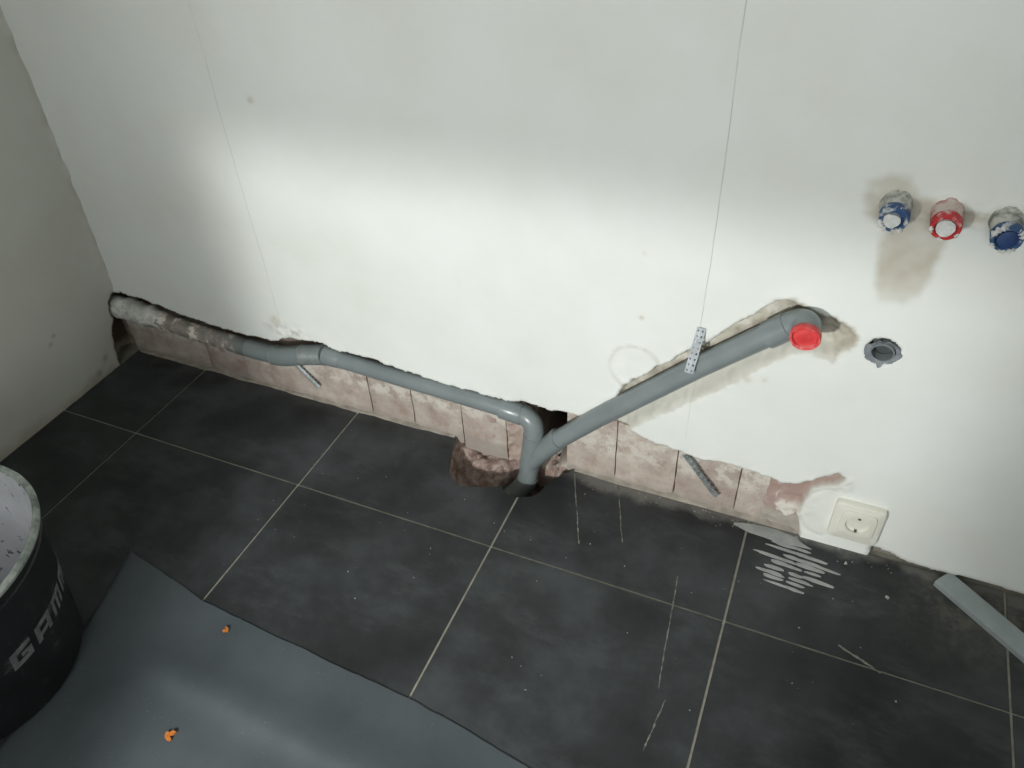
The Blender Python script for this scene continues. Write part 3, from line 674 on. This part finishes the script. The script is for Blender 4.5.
for k in range(48):
    A, B = ring[k], ring[(k + 1) % 48]; bm.faces.new((A[0], B[0], B[1], A[1])); bm.faces.new((A[1], B[1], B[2], A[2]))
spart('torn_sleeve', st, bm, simple('grey_foam', (0.15, 0.17, 0.185), (0.27, 0.29, 0.31), 60, 0.85, 0.4), label='torn grey sleeve round the pipe')

# ================================================================== water connections with coloured plugs
def fitting(x, z, m_body, m_plug, label, fill, ln=0.040, tilt=0.0):
    r = empty('water_fitting', (x, YP, z), label, 'fitting', 'capped water fittings in the wall')
    y = YP
    def P(t, dz=0): return (x, y - t, z + dz - tilt * t)
    bm = bmesh.new(); sweep(bm, [P(-0.02), P(0.0), P(0.004), P(0.010), P(0.016), P(0.022), P(ln - 0.012)], [0.021, 0.0215, 0.0205, 0.0195, 0.0195, 0.019, 0.0185], rough=0.09, seed=x * 40, n=32)
    spart('fitting_body', r, bm, m_body)
    bm = bmesh.new(); revolve(bm, P(0), (0, -1, -tilt), [(ln - 0.014, 0.0165), (ln - 0.0135, 0.0192), (ln - 0.003, 0.0191), (ln, 0.0180), (ln, 0.0142), (ln - 0.003, 0.0132), (ln - 0.009, 0.0125), (ln - 0.0095, 0.001)], rough=0.04, seed=x * 20, capend=True)
    o = spart('coloured_plug', r, bm, m_plug)
    bm = bmesh.new()
    n = 30; cen = bm.verts.new(P(ln - 0.001)); rg = []
    for k in range(n):
        th = 2 * math.pi * k / n; q = 0.0125 * fill[0] * (1 + fill[1] * float(fbm(np.array(math.cos(th) + x * 30), np.array(math.sin(th) + 3), 1.4, 3)))
        p = P(ln - 0.003); a = bm.verts.new((p[0] + fill[2] + q * math.cos(th), p[1], p[2] + fill[3] + q * math.sin(th)))
        p = P(ln - 0.012); b_ = bm.verts.new((p[0] + fill[2] + q * 1.0 * math.cos(th), p[1], p[2] + fill[3] + q * math.sin(th))); rg.append((a, b_))
    for k in range(n):
        A, B = rg[k], rg[(k + 1) % n]; bm.faces.new((cen, A[0], B[0])); bm.faces.new((A[0], A[1], B[1], B[0]))
    spart('plug_core', r, bm, fill[4])
    # plaster stuck on the plug's edge
    for k, (a0, ln_, th_) in enumerate(fill[5]):
        bm = bmesh.new(); pts = []; nj = max(5, int(ln_ / 0.10))
        for j in range(nj):
            th = a0 + j * ln_ / (nj - 1); p = P(ln - 0.001); pts.append((p[0] + 0.0170 * math.cos(th), p[1], p[2] + 0.0170 * math.sin(th)))
        sweep(bm, pts, [0.0008] + [th_ * (1 + 0.5 * math.sin(j * 2.1 + k)) for j in range(nj - 2)] + [0.0008], n=9, rough=0.25, seed=k * 3 + x * 50); spart('plaster_crust', r, bm, M_fill)
    return r
fitting(1.664, 0.706, M_brass, M_blue, 'leftmost water fitting with a blue plug full of white plaster', (0.85, 0.35, -0.002, -0.004, M_fill, ((3.3, 1.1, 0.0030), (4.7, 0.9, 0.0032), (1.2, 0.5, 0.0018))), 0.040, 0.12)
fitting(1.727, 0.705, M_brass_red, M_redplug, 'water fitting with a red plug between the two blue ones', (0.92, 0.18, 0.0, -0.002, M_fill, ((3.1, 0.6, 0.0024), (4.3, 0.5, 0.0020), (5.6, 0.4, 0.0022))), 0.040, 0.12)
M_navy = simple('navy_plastic', (0.012, 0.035, 0.12), (0.03, 0.07, 0.19), 40, 0.5, 0.1)
fitting(1.798, 0.703, M_brass, M_blue, 'rightmost water fitting with a dark blue plug and plaster rim', (0.98, 0.12, 0.002, -0.002, M_navy, ((0.2, 0.9, 0.0030), (1.9, 1.2, 0.0034), (3.6, 0.5, 0.0022), (4.4, 1.2, 0.0024))), 0.042, 0.12)

# ================================================================== plaster beads cut and bent out of the wall
def bead(name, A, B, wdir, width, m, label, ridge=0.003, ln_pitch=0.009, two=True):
    A, B = Vector(A), Vector(B); d = (B - A); L = d.length; d.normalize(); wv = Vector(wdir); wv = (wv - wv.dot(d) * d).normalized(); nv = d.cross(wv).normalized()
    if nv.y > 0: nv = -nv
    bm = bmesh.new(); n = max(2, int(L / ln_pitch))
    ts = []
    for i in range(n): ts += [L * (i + 0.0) / n, L * (i + 0.35) / n, L * (i + 0.70) / n]
    ts.append(L)
    us = [-0.5, -0.36, -0.16, 0.0, 0.16, 0.36, 0.5] if two else [-0.5, -0.25, 0.25, 0.5]
    def prof(u): return nv * (ridge * (1 - abs(u) * 2))
    grid = [[bm.verts.new(A + d * t + wv * (u * width) + prof(u)) for u in us] for t in ts]
    holes = (1, 4) if two else (1,)
    for i in range(len(ts) - 1):
        for j in range(len(us) - 1):
            if i % 3 == 1 and j in holes: continue
            bm.faces.new((grid[i][j], grid[i][j + 1], grid[i + 1][j + 1], grid[i + 1][j]))
    bmesh.ops.recalc_face_normals(bm, faces=bm.faces)
    bmesh.ops.solidify(bm, geom=list(bm.faces), thickness=0.0008)
    o = obj(name, bm, m); return tag(o, label, 'metal bead', 'cut plaster beads')
bead('plaster_bead', (1.4325, YP - 0.001, 0.440), (1.4270, -0.056, 0.372), (1, 0, 0), 0.015, M_zinc, 'bright perforated metal bead hanging over the sloping branch pipe', ridge=0.003)
bead('plaster_bead', (1.434, -0.011, 0.137), (1.506, -0.013, 0.047), (0.75, 0.25, 0.6), 0.011, M_zinc_dull, 'bent metal bead on the bare brick under the sloping branch pipe', ridge=0.004, ln_pitch=0.012)
bead('plaster_bead', (0.530, -0.010, 0.103), (0.581, -0.012, 0.051), (0.75, 0.2, 0.6), 0.011, M_zinc_dull, 'short dark metal bead sticking out under the ribbed pipe sleeve', ridge=0.003)

# ================================================================== wall socket
so = empty('wall_socket', (1.757, YP, 0.046), 'off-white earthed wall socket low on the plaster', 'socket')
def rounded(bm, cx, cz, wx, wz, r, y0, y1, bev, seg=6):
    def outline(s, y):
        v = []; hx, hz = wx / 2 - s, wz / 2 - s; p_ = 2 * min(hx, hz) / max(r, 1e-4) * 0.55
        for k in range(64):
            a = 2 * math.pi * (k + 0.5) / 64; c_, s_ = math.cos(a), math.sin(a)
            q = (abs(c_ / hx) ** p_ + abs(s_ / hz) ** p_) ** (-1 / p_)
            v.append(bm.verts.new((cx + q * c_, y, cz + q * s_)))
        return v
    R = [outline(0, y0), outline(0, y1 + bev), outline(bev * 0.35, y1 + bev * 0.35), outline(bev, y1)]
    for A, B in zip(R, R[1:]):
        for k in range(len(A)): bm.faces.new((A[k], A[(k + 1) % len(A)], B[(k + 1) % len(A)], B[k]))
    bm.faces.new(R[0][::-1])
    return R[-1]
bm = bmesh.new(); f = rounded(bm, 1.7570, 0.087, 0.085, 0.093, 0.0030, YP + 0.004, YP - 0.013, 0.003)
hr = [bm.verts.new((1.759 + 0.0235 * math.cos(2 * math.pi * (k + 0.5) / 64), YP - 0.013, 0.088 + 0.0235 * math.sin(2 * math.pi * (k + 0.5) / 64))) for k in range(64)]
for k in range(64): bm.faces.new((f[k], f[(k + 1) % 64], hr[(k + 1) % 64], hr[k]))
spart('cover_frame', so, bm, M_socket, 30)
bm = bmesh.new(); f = rounded(bm, 1.7590, 0.088, 0.060, 0.064, 0.006, YP - 0.011, YP - 0.0165, 0.0015)
# insert face with a round well
cx, cz = 1.759, 0.088; n = len(f)
ang = [math.atan2(v.co.z - cz, v.co.x - cx) for v in f]
r1 = [bm.verts.new((cx + 0.0205 * math.cos(a), YP - 0.0165, cz + 0.0205 * math.sin(a))) for a in ang]
r2 = [bm.verts.new((cx + 0.0195 * math.cos(a), YP - 0.004, cz + 0.0195 * math.sin(a))) for a in ang]
for A, B in ((f, r1), (r1, r2)):
    for k in range(n): bm.faces.new((A[k], A[(k + 1) % n], B[(k + 1) % n], B[k]))
bm.faces.new(r2)
spart('socket_insert', so, bm, M_socket, 30)
for dx_, dz_, nm in ((-0.0095, 0, 'pin_hole'), (0.0095, 0, 'pin_hole')):
    bm = bmesh.new(); sweep(bm, [(cx + dx_, YP - 0.003, cz + dz_), (cx + dx_, YP - 0.0045, cz + dz_)], 0.0027, n=14); spart(nm, so, bm, M_hollow)
for s_ in (1, -1):
    bm = bmesh.new(); box(bm, cx - 0.0022, cx + 0.0022, YP - 0.0155, YP - 0.003, cz + s_ * 0.0165 - 0.0018, cz + s_ * 0.0165 + 0.0018); spart('earth_clip', so, bm, M_pin, 30)

# ================================================================== mortar tub with lettering
BX, BY, BH, RT, RB = 0.404, -0.815, 0.305, 0.2115, 0.168
ZB = 0.0045                                  # stands on the sheet
bk = empty('mortar_tub', (BX, BY, ZB), 'black plastic mortar tub with white-caked rim, standing in front of the side wall', 'bucket')
def lathe(prof, n=96):
    bm = bmesh.new(); rings = [[bm.verts.new((BX + r * math.cos(2 * math.pi * k / n), BY + r * math.sin(2 * math.pi * k / n), z)) for k in range(n)] for r, z in prof]
    for A, B in zip(rings, rings[1:]):
        for k in range(n): bm.faces.new((A[k], A[(k + 1) % n], B[(k + 1) % n], B[k]))
    return bm, rings
def rb(z): return RB + (RT - 0.006 - RB) * z / BH
bm, rg = lathe([(RB - 0.006, ZB), (RB, ZB + 0.006), (rb(0.10), 0.10), (rb(0.20), 0.20), (rb(0.262), 0.262), (rb(0.262) + 0.003, 0.264), (rb(0.27) + 0.003, 0.270), (rb(0.272), 0.272), (rb(0.296), 0.296)])
bm.faces.new(rg[0][::-1]); spart('tub_body', bk, bm, M_bucket)
bm, rg = lathe([(rb(0.294), 0.294), (RT, 0.295), (RT + 0.001, 0.301), (RT - 0.002, 0.3055), (RT - 0.006, 0.306), (RT - 0.0095, 0.302), (RT - 0.011, 0.290)])
for v in bm.verts:
    a = math.atan2(v.co.y - BY, v.co.x - BX); v.co.z += 0.0012 * float(fbm(np.array(math.cos(a) * 9), np.array(math.sin(a) * 9), 1.0, 3)); 
spart('rim', bk, bm, M_rim, label='rim caked with pale plaster')
bm, rg = lathe([(RT - 0.0100, 0.299), (rb(0.25) - 0.008, 0.25), (rb(0.15) - 0.006, 0.15), (rb(0.05) - 0.006, 0.05), (RB - 0.02, 0.022), (0.08, 0.018), (0.002, 0.018)])
for v in bm.verts:
    a = math.atan2(v.co.y - BY, v.co.x - BX); k_ = 1 - 0.012 * float(fbm(np.array(a * 5), np.array(v.co.z * 30), 1.0, 3)); v.co.x = BX + (v.co.x - BX) * k_; v.co.y = BY + (v.co.y - BY) * k_
bm.faces.new(rg[-1]); spart('tub_lining', bk, bm, M_bucketin, label='greyish white plaster lining inside')
# block letters, sheared, wrapped round the tub: GAMMA
GLY = {'G': [(0, 1, 0.74, 1), (0, 0.26, 0, 1), (0, 1, 0, 0.26), (0.76, 1, 0, 0.58), (0.48, 1, 0.36, 0.58)],
       'A': [(0, 1, 0.74, 1), (0.76, 1, 0, 1), (0, 0.26, 0, 0.58), (0, 1, 0.22, 0.44), (0, 0.26, 0, 1)],
       'M': [(0, 1, 0.74, 1), (0, 0.20, 0, 1), (0.40, 0.60, 0, 1), (0.80, 1, 0, 1)]}
def letter(ch, a0, wdeg, z0, z1):
    bm = bmesh.new()
    for (u0, u1, v0, v1) in GLY[ch]:
        nu = 6
        rows = []
        for v in (v0, v1):
            row = []
            for i in range(nu + 1):
                u = u0 + (u1 - u0) * i / nu
                a = math.radians(a0 + u * wdeg - (0.5 - v) * -0.0 + (v - 0.5) * 1.2); z = z0 + (z1 - z0) * v; r = rb(z) + 0.0006
                row.append((a, z, r))
            rows.append(row)
        for i in range(nu):
            q = [rows[0][i], rows[0][i + 1], rows[1][i + 1], rows[1][i]]
            lo = [bm.verts.new((BX + (r - 0.0010) * math.cos(a), BY + (r - 0.0010) * math.sin(a), z)) for a, z, r in q]
            hi = [bm.verts.new((BX + r * math.cos(a), BY + r * math.sin(a), z)) for a, z, r in q]
            bm.faces.new(hi)
            for k in range(4): bm.faces.new((lo[k], lo[(k + 1) % 4], hi[(k + 1) % 4], hi[k]))
    spart('letter', bk, bm, M_letter, 30)
for i, ch in enumerate('GAMMA'):
    letter(ch, -4 + 15.3 * i, 11.6, 0.137, 0.173)

# ================================================================== grey protection sheet on the floor
def build_sheet():
    edge = [(0.14, -0.515), (0.30, -0.515), (0.459, -0.520), (0.56, -0.538), (0.678, -0.560), (0.80, -0.568), (0.95, -0.577), (1.128, -0.585), (1.25, -0.600), (1.368, -0.617), (1.7, -0.66), (2.3, -0.70)]
    ex = [p[0] for p in edge]; ey = [p[1] for p in edge]
    u, v = np.linspace(0, 1, 170), np.linspace(0, 1, 140)
    U, V = np.meshgrid(u, v)
    ya = -0.52 - 1.23 * V ** 1.5
    xl = np.interp(-ya, [0.52, 0.60, 0.75, 0.95, 1.75], [0.462, 0.490, 0.530, 0.560, 0.60]) + 0.003 * fbm(V * 3, V * 0, 6, 3)
    X = xl + (2.3 - xl) * U
    top = np.interp(X, ex, ey) + 0.003 * fbm(X, X * 0, 14, 3) + 0.002 * fbm(X, X * 0 + 4, 60, 2)
    Y = top + (-1.75 - top) * V ** 1.5
    Z = 0.0018 + 0.0007 * fbm(X, Y, 5, 3)
    # long soft crease lying parallel to the wall
    yc = -0.700 - 0.035 * (X - 0.7); fac = sstep(0.60, 0.75, X)
    dyc = Y - yc; Z = Z + fac * 0.011 * np.where(dyc > 0, np.exp(-(dyc / 0.05) ** 2), np.exp(-(dyc / 0.028) ** 2))
    Z[0, :] = 0.0006; Z[:, 0] = 0.0006; Z = np.maximum(Z, 0.0006)
    o = gridmesh('protection_sheet', np.stack([X, Y, Z], -1)[::-1], M_sheet)
    md = o.modifiers.new('thick', 'SOLIDIFY'); md.thickness = 0.0007; md.offset = 1
    return tag(o, 'smooth grey protection sheet covering the tiles in the foreground', 'floor sheet')
build_sheet()

# ================================================================== marks and litter on the tiles
def flake(bm, cx, cy, ln, wd, ang, seed, z=0.0008):
    n = 14; pts = []
    for k in range(n):
        th = 2 * math.pi * k / n; r = 1 + 0.45 * float(fbm(np.array(math.cos(th) * 1.5 + seed * 3.1), np.array(math.sin(th) * 1.5 + seed), 1.0, 3))
        x, y = ln / 2 * math.cos(th) * r, wd / 2 * math.sin(th) * r
        pts.append((cx + x * math.cos(ang) - y * math.sin(ang), cy + x * math.sin(ang) + y * math.cos(ang)))
    prism(bm, pts, 0.0, z + 0.00004 * (seed % 23))
bm = bmesh.new()
rnd = random.Random(3)
flake(bm, 1.625, -0.030, 0.130, 0.026, -0.02, 1)
flake(bm, 1.600, -0.026, 0.10, 0.020, 0.10, 2)
for r_ in range(9):
    y_ = -0.046 - 0.0118 * r_; n_ = 3 if 0 < r_ < 7 else 2
    for q_ in range(n_):
        l_ = rnd.uniform(0.030, 0.066) * (1.15 - 0.06 * r_)
        x_ = 1.605 + 0.012 * (r_ % 3) + 0.090 * (q_ + rnd.uniform(0.1, 0.8)) / n_ + 0.004 * max(0, 6 - r_)
        flake(bm, x_, y_ - 0.06 * (x_ - 1.64) + rnd.uniform(-0.002, 0.002), l_, rnd.uniform(0.005, 0.0085), -0.07 + rnd.uniform(-0.03, 0.03), r_ * 3 + q_ + 5)
tag(obj('plaster_smear', bm, M_smear), 'light grey dried plaster smeared in streaks on the tile by the socket', 'plaster smear')
def line(A, B, label, wd=0.0026, seed=0, m=M_line):
    bm = bmesh.new(); A, B = Vector(A), Vector(B); d = B - A; L = d.length; d.normalize(); nv = Vector((-d.y, d.x)); n = int(L / 0.005); Lp, Rp = [], []
    for i in range(n + 1):
        t_ = i / n; c = A + d * L * t_ + nv * 0.0016 * float(fbm(np.array(t_ * 9 + seed), np.array(seed * 1.0), 1.0, 3)); w_ = wd * 0.5 * max(0.25, 0.8 + 1.2 * float(fbm(np.array(t_ * 30 + seed), np.array(2.0), 1.0, 3)))
        Lp.append(c + nv * w_); Rp.append(c - nv * w_)
    prism(bm, [tuple(p) for p in Lp] + [tuple(p) for p in Rp[::-1]], 0.0, 0.0006)
    return tag(obj('adhesive_line', bm, m), label, 'adhesive line', 'pale lines of dried adhesive on the tiles')
line((1.213, -0.013), (1.283, -0.184), 'pale straight adhesive line on the tile right of the floor hole', seed=1)
line((1.309, -0.012), (1.360, -0.152), 'thin pale adhesive line between the floor hole and the plaster smear', 0.002, seed=2)
line((1.478, -0.190), (1.502, -0.418), 'long pale adhesive line crossing a grout joint in the middle of the floor', 0.0024, seed=3)
line((1.517, -0.432), (1.507, -0.525), 'short pale adhesive line nearest the camera beside a grout joint', 0.0026, seed=4)
line((1.765, -0.228), (1.834, -0.256), 'short pale scrape across the grout joint on the right', 0.004, seed=6)

# crumbs: too small to pick apart
bm = bmesh.new()
def crumb(bm, x, y, s, z=0.0):
    v = [bm.verts.new((x + s * random.uniform(-1, 1), y + s * random.uniform(-1, 1), z + s * random.uniform(0, 1.0))) for _ in range(7)]
    try: bmesh.ops.convex_hull(bm, input=v)
    except Exception: pass
for _ in range(70):
    x = random.uniform(0.65, 1.88); y = random.uniform(-0.50, -0.03)
    if 0.9 < x < 1.23 and y > -0.16: continue
    crumb(bm, x, y, random.choice((0.0007, 0.0009, 0.0012, 0.0016)))
for _ in range(60):
    x = random.uniform(1.22, 1.86); crumb(bm, x, -0.012 - abs(random.gauss(0, 0.018)), random.choice((0.0008, 0.0012, 0.0016, 0.0022)))
for x, y, s in ((1.02, -0.30, 0.002), (1.256, -0.455, 0.002), (1.30, -0.50, 0.002), (1.835, -0.10, 0.004), (1.76, -0.05, 0.004), (1.70, -0.22, 0.003), (1.86, -0.30, 0.003), (1.80, -0.22, 0.002)): crumb(bm, x, y, s)
tag(obj('plaster_crumbs', bm, M_crumb), 'tiny pale plaster crumbs scattered over the dark floor', 'crumbs', None, 'stuff')

def scrap(x, y, z, s, label, seed):
    bm = bmesh.new()
    for k in range(3): flake(bm, x + s * 0.35 * math.cos(seed + 2.2 * k), y + s * 0.5 * math.sin(seed + 2.2 * k), s, s * 0.6, seed + k, seed + k, 0.003 - 0.0006 * k)
    for v in bm.verts: v.co.z += z
    return tag(obj('orange_scrap', bm, M_orange), label, 'scrap', 'orange scraps on the grey sheet')
scrap(0.800, -0.786, 0.0052, 0.011, 'larger bright orange scrap lying on the grey sheet', 1)
scrap(0.762, -0.596, 0.0052, 0.007, 'small orange scrap near the edge of the grey sheet', 4)

# loose grey strip lying on the floor in the right corner
p0, p1 = Vector((1.922, -0.0255)), Vector((2.047, -0.1245)); d_ = (p1 - p0).normalized(); p1 = p0 + d_ * 0.62; nv = Vector((-d_.y, d_.x))
bm = bmesh.new(); secs = []
W = 0.0205
prof = [(-W, 0.000), (-W, 0.0105), (-W * 0.94, 0.0122), (-W * 0.5, 0.0135), (0, 0.014), (W * 0.5, 0.0135), (W * 0.94, 0.0122), (W, 0.0105), (W, 0.0), (W - 0.0018, 0.0), (W - 0.0018, 0.010), (0, 0.012), (-W + 0.0018, 0.010), (-W + 0.0018, 0.0)]
for t_ in (0, 0.31, 0.62):
    c = p0 + d_ * t_; secs.append([bm.verts.new((c.x + nv.x * u - 0 * u, c.y + nv.y * u, z + 0.0004)) for u, z in prof])
for A, B in zip(secs, secs[1:]):
    for k in range(len(prof)): bm.faces.new((A[k], A[(k + 1) % len(prof)], B[(k + 1) % len(prof)], B[k]))
bm.faces.new(secs[0][::-1]); bm.faces.new(secs[-1])
tag(obj('plastic_strip', bm, M_strip), 'pale grey plastic channel strip lying on the tiles by the wall foot', 'plastic strip')
